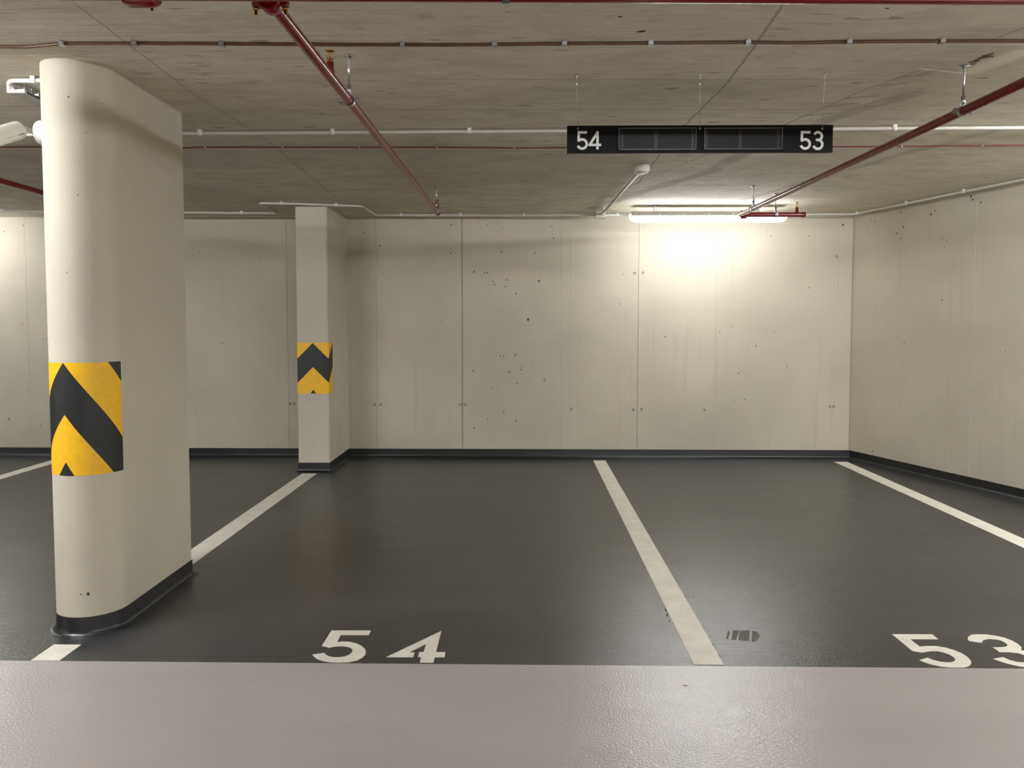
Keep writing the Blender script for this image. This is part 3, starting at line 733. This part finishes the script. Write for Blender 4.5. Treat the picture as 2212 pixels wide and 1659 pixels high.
# ------------------------------------------------------------------ batten lights
def batten(X0, X1, Y, ztop, label, mat, gear=True, vertical=False):
    L = X1 - X0; c = Vector(((X0 + X1) / 2, Y, ztop)); t = thing('batten_light', c, label, 'light', 'batten lights')
    zb_, zd = ztop - .040, ztop - .096
    bm = bmesh.new()
    def sec(z, hw, ins): return [(X0 + ins, Y - hw), (X1 - ins, Y - hw), (X1 - ins, Y + hw), (X0 + ins, Y + hw)], z
    box(bm, (X0 + .02, Y - .047, zb_), (X1 - .01, Y + .047, ztop), bev=.006)
    obj('housing', bm, m_grey, t, smooth=40)
    bm = bmesh.new(); rings = []
    for z, hw, ins in ((zb_, .046, .004), (zb_ - .006, .046, 0), (zb_ - .022, .043, .006), (zb_ - .038, .036, .018), (zb_ - .049, .026, .034), (zd, .012, .056)):
        ring = []; rc = min(hw * .9, .03)
        for sx, sy, a0 in ((1, -1, -PI / 2), (1, 1, 0), (-1, 1, PI / 2), (-1, -1, PI)):
            cx_ = (X1 - ins - rc) if sx > 0 else (X0 + ins + rc); cy_ = Y + sy * (hw - rc * min(1, hw / .03) if hw > rc else 0)
            for k in range(5): a = a0 + k / 4 * PI / 2; ring.append(bm.verts.new((cx_ + rc * math.cos(a), cy_ + min(rc, hw) * math.sin(a), z)))
        rings.append(ring)
    for a, b in zip(rings, rings[1:]):
        for k in range(len(a)): f = bm.faces.new((a[k], b[k], b[(k + 1) % len(a)], a[(k + 1) % len(a)])); f.smooth = True
    bm.faces.new(rings[-1]); bm.faces.new(rings[0][::-1])
    bmesh.ops.recalc_face_normals(bm, faces=bm.faces[:])
    obj('diffuser', bm, mat, t, smooth=60)
    for k in range(7):
        x = X0 + .06 + (L - .12) * k / 6; bm = bmesh.new()
        box(bm, (x - .010, Y - .0515, zb_ - .004), (x + .010, Y - .047, zb_ + .022), bev=.002); obj('latch', bm, m_pvc, t)
    if gear:
        for x in (X0 + .25, X1 - .25):
            bm = bmesh.new(); box(bm, (x - .015, Y - .02, ztop), (x + .015, Y + .02, ceil_z(Y)), bev=.001); obj('ceiling_bracket', bm, m_zinc, t)
    return t
FY = 7.55
tl = batten(1.008, 2.525, FY, 2.505, 'lit white batten light under the ceiling in front of the back wall', m_glow)
bm = bmesh.new(); a = on_ceil(1340, 464.3, .024)
tube(bm, fillet([a + Vector((0, -.017, 0)), a + Vector((.05, -.05, -.008)), a + Vector((.11, -.22, -.03)), Vector((1.018, FY, 2.486))], .05), .006, 10)
obj('supply_cable', bm, m_pvc, tl)
bm = bmesh.new(); lathe(bm, (.995, FY, 2.486), (1, 0, 0), [(0, 0), (.011, 0), (.013, .012), (.013, .032), (0, .032)], 12); obj('cable_gland', bm, m_grey, tl)
batten(-7.0, -5.48, FY, 2.505, 'lit white batten light on the back wall side, beyond the left edge of the photo', m_glow4)
LY = .1
batten(-4.35, -2.8, 2.55, ceil_z(2.55) - .01, 'lit white batten light at the edge of the driving lane, left of the viewer', m_glow2)
batten(3.9, 5.45, LY, ceil_z(LY) - .01, 'lit white batten light above the driving lane, right of the viewer', m_glow3)
batten(3.3, 4.6, 3.8, ceil_z(3.8) - .01, 'added fill batten light out of view, brightening the slanted right wall', m_glow5)  # invented lamp, out of view, added to brighten the slanted right wall
batten(.9, 2.45, -2.2, ceil_z(-2.2) - .01, 'added fill batten light above the driving lane behind the viewer', m_glow6)  # unseen lamp added behind the viewer to lift the right wall
batten(-12.6, -11.0, LY, ceil_z(LY) - .01, 'lit white batten light at the far left end of the driving lane', m_glow2)

# ------------------------------------------------------------------ hanging sign
SY = 3.714; NS = Vector((0, -1, 0))
ts = thing('hanging_sign', (.825, SY, 2.31), 'black hanging bay sign with white numbers 54 and 53 and two dark displays', 'sign')
bm = bmesh.new(); box(bm, (.200, SY, 2.2485), (1.4505, SY + .022, 2.3755), bev=.0012); obj('sign_panel', bm, m_black, ts)
def S2(x, y, d=0.0): return on_y(x, y, SY - d)
for (x0, y0, x1, y1, bars) in ((1335.4, 277.0, 1503.6, 324.7, (1344, 1417, 1496)), (1520, 277.0, 1689.6, 323.8, (1527, 1599, 1681))):
    a, b = S2(x0, y1), S2(x1, y0); bm = bmesh.new(); w = .0035
    for q in ((a.x, a.z, b.x, a.z + w), (a.x, b.z - w, b.x, b.z), (a.x, a.z, a.x + w, b.z), (b.x - w, a.z, b.x, b.z)):
        box(bm, (q[0], SY - .012, q[1]), (q[2], SY + .002, q[3]))
    dw = obj('display_frame', bm, m_rim, ts)
    bm = bmesh.new(); box(bm, (a.x + w, SY - .009, a.z + w), (b.x - w, SY + .001, b.z - w)); obj('display_screen', bm, m_screen, dw)
    for i, x in enumerate(bars):
        p = S2(x, 300, .009); bm = bmesh.new(); hw = .006 if i != 1 else .0075
        box(bm, (p.x - hw, SY - .0105, a.z + .008), (p.x + hw, SY - .008, b.z - .010)); obj('display_bar', bm, m_bar, dw)
def stroke(bm, pts, w, lay=0):
    """flat constant-width stroke with mitred joins, on the sign face"""
    pts = [Vector((p.x, p.z)) for p in pts]; L, R = [], []
    for i, p in enumerate(pts):
        d0 = (p - pts[i - 1]).normalized() if i else (pts[1] - p).normalized(); d1 = (pts[i + 1] - p).normalized() if i < len(pts) - 1 else d0
        n0 = Vector((-d0.y, d0.x)); n1 = Vector((-d1.y, d1.x)); b = n0 + n1; b = b / max(.5, b.dot(n0))
        L.append(p + b * w / 2); R.append(p - b * w / 2)
    y0, y1 = SY - .0020 - lay * .0003, SY + .0005
    q = [[bm.verts.new((v.x, y, v.y)) for v in (*L, *R[::-1])] for y in (y0, y1)]
    n = len(L); N = 2 * n
    for i in range(n - 1):
        bm.faces.new((q[0][i], q[0][i + 1], q[0][N - 2 - i], q[0][N - 1 - i]))
    for i in range(N): bm.faces.new((q[0][i], q[1][i], q[1][(i + 1) % N], q[0][(i + 1) % N]))
def arc_px(cx, cy, r, a0, a1, n=22): return [(cx + r * math.cos(math.radians(a0 + (a1 - a0) * k / n)), cy + r * math.sin(math.radians(a0 + (a1 - a0) * k / n))) for k in range(n + 1)]
def glyph(kind, ox, oy, sc, strokes, w):
    bm = bmesh.new()
    for i, s_ in enumerate(strokes): stroke(bm, [S2(ox + x * sc, oy + y * sc) for x, y in s_], w, i)
    obj('numeral', bm, m_num, ts)
SW = .0118
glyph('5', 1200, 140, .12048, [[(564, 1212), (419, 1212), (413, 1352), (434, 1358)] if False else [(564, 1212), (419, 1212), (412, 1362)], [(401, 1359)] + arc_px(477, 1421, 82, 228, 518)], SW)
glyph('4', 1200, 140, .12048, [[(762, 1196), (606, 1447)], [(592, 1437), (819, 1437)], [(752, 1202), (752, 1518)]], SW)
glyph('5', 1680, 140, .12058, [[(585, 1209), (434, 1209), (428, 1360)], [(416, 1357)] + arc_px(490, 1419, 82, 228, 522)], SW)
glyph('3', 1680, 140, .12058, [arc_px(720, 1278, 69, 205, 445), [(680, 1347), (728, 1347)], arc_px(716, 1427, 80, 278, 522)], SW)
for xt, yt, xb, yb_ in ((1246, 161, 1248.5, 276), (1515, 157, 1512, 276), (1782, 159, 1776, 276)):
    a = on_ceil(xt, yt); b = on_y(xb, yb_, SY - .004); a = Vector((a.x, SY + .003, ceil_z(SY))); bm = bmesh.new()
    tube(bm, [a - Vector((0, 0, .03)), b], .0009, 6); wr = obj('suspension_wire', bm, m_zinc, ts)
    bm = bmesh.new(); lathe(bm, a, (0, 0, -1), [(0, 0), (.009, 0), (.009, .003), (.003, .006), (.003, .028), (.0045, .03), (.0045, .044), (.002, .052), (0, .052)], 10); obj('ceiling_anchor', bm, m_zinc, wr)
    bm = bmesh.new(); lathe(bm, b + Vector((0, .003, -.004)), (0, -1, 0), [(0, 0), (.004, 0), (.004, .004), (0, .005)], 10)
    tube(bm, [b + Vector((0, 0, .016)), b + Vector((0, 0, .026))], .0025, 8); obj('wire_grip', bm, m_zinc, wr)

# ------------------------------------------------------------------ security camera on the rounded column
bx = CX - CR; bc = Vector((bx, 3.665, 2.337))
tc = thing('security_camera', bc, 'white bullet security camera on the left side of the rounded column', 'camera')
bm = bmesh.new(); lathe(bm, bc, (-1, 0, 0), [(0, -.001), (.057, -.001), (.058, .046), (.057, .060), (.052, .069), (.042, .074), (.024, .077), (0, .078)], 36); obj('mounting_base', bm, m_white, tc, smooth=40)
hr, hf = on_y(47, 281, 3.64), on_y(-16, 300, 3.50)
ax = (hf - hr).normalized(); hl = (hf - hr).length
bm = bmesh.new(); k0 = bc + Vector((-.075, 0, 0)); tube(bm, fillet([k0 + Vector((.01, 0, 0)), hr - ax * .012], .01), .0125, 14)
lathe(bm, k0 + Vector((-.004, 0, -.02)), (0, 0, 1), [(0, 0), (.016, 0), (.018, .004), (.018, .034), (.016, .038), (0, .038)], 18)
obj('arm', bm, m_white, tc, smooth=40)
bm = bmesh.new(); R_ = .0385
lathe(bm, hr, ax, [(0, -.012), (.016, -.012), (.018, -.004), (.028, .002), (.035, .010), (R_, .022), (R_, hl), (R_ - .004, hl + .002), (R_ - .006, hl - .004), (0, hl - .004)], 40)
hb = obj('camera_housing', bm, m_white, tc, smooth=40)
bm = bmesh.new(); lathe(bm, hr, ax, [(R_ - .007, hl - .0035), (R_ - .008, hl - .003), (0, hl - .002)], 32); obj('lens_window', bm, m_lens, hb)
# sunshield: an arched sheet over the housing
bm = bmesh.new(); sx = ax.cross(Vector((0, 0, 1))).normalized(); su = sx.cross(ax); rg = []
for hgt, rr in ((.006, .75), (.014, .96), (.03, 1.0), (hl + .03, 1.0)):
    for lift in (.0, .003): rg.append([bm.verts.new(hr + ax * hgt + (sx * math.cos(a) + su * math.sin(a)) * (R_ * 1.0 + .004 + lift) * rr) for a in [PI * (k - 1) / 18 for k in range(21)]])
inn, outr = rg[0::2], rg[1::2]
for g in (inn, outr):
    for a, b in zip(g, g[1:]):
        for k in range(20): bm.faces.new((a[k], a[k + 1], b[k + 1], b[k])).smooth = True
for a, b in ((inn[0], outr[0]), (inn[-1], outr[-1])):
    for k in range(20): bm.faces.new((a[k], a[k + 1], b[k + 1], b[k]))
for k in (0, 20):
    for i in range(3): bm.faces.new((inn[i][k], inn[i + 1][k], outr[i + 1][k], outr[i][k]))
bmesh.ops.recalc_face_normals(bm, faces=bm.faces[:])
obj('sunshield', bm, m_white, tc, smooth=40)
# small maker's dash on the housing flank and a screw
def on_housing(hgt, a, lift): return hr + ax * hgt + (sx * math.cos(a) + su * math.sin(a)) * (R_ + lift)
fl = 1 if sx.y < 0 else -1
bm = bmesh.new(); a0 = (0.02 if fl > 0 else PI - .02)
sgn = -1 if fl > 0 else 1
v = [on_housing(h_, a0 + sgn * q, .0006) for h_, q in ((.026, .28), (.056, .28), (.056, .36), (.026, .36))]
bm.faces.new([bm.verts.new(p) for p in v]); obj('badge', bm, m_dark, hb, label='thin grey badge strip')
bm = bmesh.new(); p = on_housing(.085, a0 + sgn * .95, 0); nn = (p - (hr + ax * .085)).normalized(); lathe(bm, p - nn * .001, nn, [(0, 0), (.006, 0), (.005, .002), (0, .002)], 12); obj('screw', bm, m_grey, hb)

# ------------------------------------------------------------------ cable tray and its conduit beside the rounded column
TX0, TX1, TYn, TYf = -2.505, -2.425, 3.77, 4.30
tz = ceil_z(3.8); tt = thing('cable_tray', (-2.465, 4.0, tz), 'small galvanised cable tray under the ceiling left of the rounded column', 'cable tray')
bm = bmesh.new(); zb0 = tz - .052
box(bm, (TX0, TYn, zb0), (TX1, TYf, zb0 + .003))
for X in (TX0, TX1 - .0025):
    z0_, z1_ = zb0, tz - .012
    box(bm, (X, TYn, z0_), (X + .0025, TYf, z0_ + .010)); box(bm, (X, TYn, z1_ - .008), (X + .0025, TYf, z1_))
    y = TYn
    while y < TYf - .03:
        box(bm, (X, y, z0_ + .010), (X + .0025, y + .022, z1_ - .008)); y += .055
obj('tray_body', bm, m_zinc, tt)
bm = bmesh.new(); box(bm, (TX0 - .004, TYn - .006, zb0 - .004), (TX1 + .004, TYn + .012, zb0 + .014), bev=.003)
box(bm, (TX0 - .004, TYn - .005, zb0 + .013), (TX0 + .010, TYn + .008, tz - .002), bev=.002); obj('end_cap', bm, m_white, tt)
for y in (3.98, 4.22):
    bm = bmesh.new(); box(bm, (TX0 - .006, y - .01, tz - .012), (TX1 + .006, y + .01, ceil_z(y)), bev=.001); obj('tray_bracket', bm, m_zinc, tt)
zc = ceil_z(3.72)
t = thing('ceiling_conduit', (-2.36, 3.70, zc), 'short bent white conduit dropping into the cable tray beside the rounded column', 'conduit')
cpts = [Vector((-2.10, 3.80, zc - .026)), Vector((-2.10, 3.80, zc - .026))]
bm = bmesh.new(); tube(bm, fillet([Vector((-2.232, 3.70, zc - .020)), Vector((-2.44, 3.70, zc - .020)), Vector((-2.47, 3.72, zc - .024)), Vector((-2.472, 3.757, zc - .036))], .04, 8), .010, 14); obj('conduit_run', bm, m_white, t)
bm = bmesh.new(); p = on_ceil(77, 171, .02); box(bm, (-2.345, 3.686, zc - .034), (-2.322, 3.714, zc), bev=.002); obj('clip', bm, m_white, t)

# ------------------------------------------------------------------ render look
sc = bpy.context.scene
w = bpy.data.worlds.new('world'); sc.world = w; w.use_nodes = True
w.node_tree.nodes['Background'].inputs[0].default_value = (0, 0, 0, 1)
sc.view_settings.view_transform = 'Standard'; sc.view_settings.look = 'None'; sc.view_settings.gamma = 1; sc.view_settings.use_curve_mapping = False
sc.view_settings.exposure = 0.0
sc.cycles.max_bounces = 8; sc.cycles.diffuse_bounces = 6; sc.cycles.glossy_bounces = 3
sc.cycles.use_adaptive_sampling = True; sc.cycles.adaptive_threshold = .02; sc.cycles.use_light_tree = False
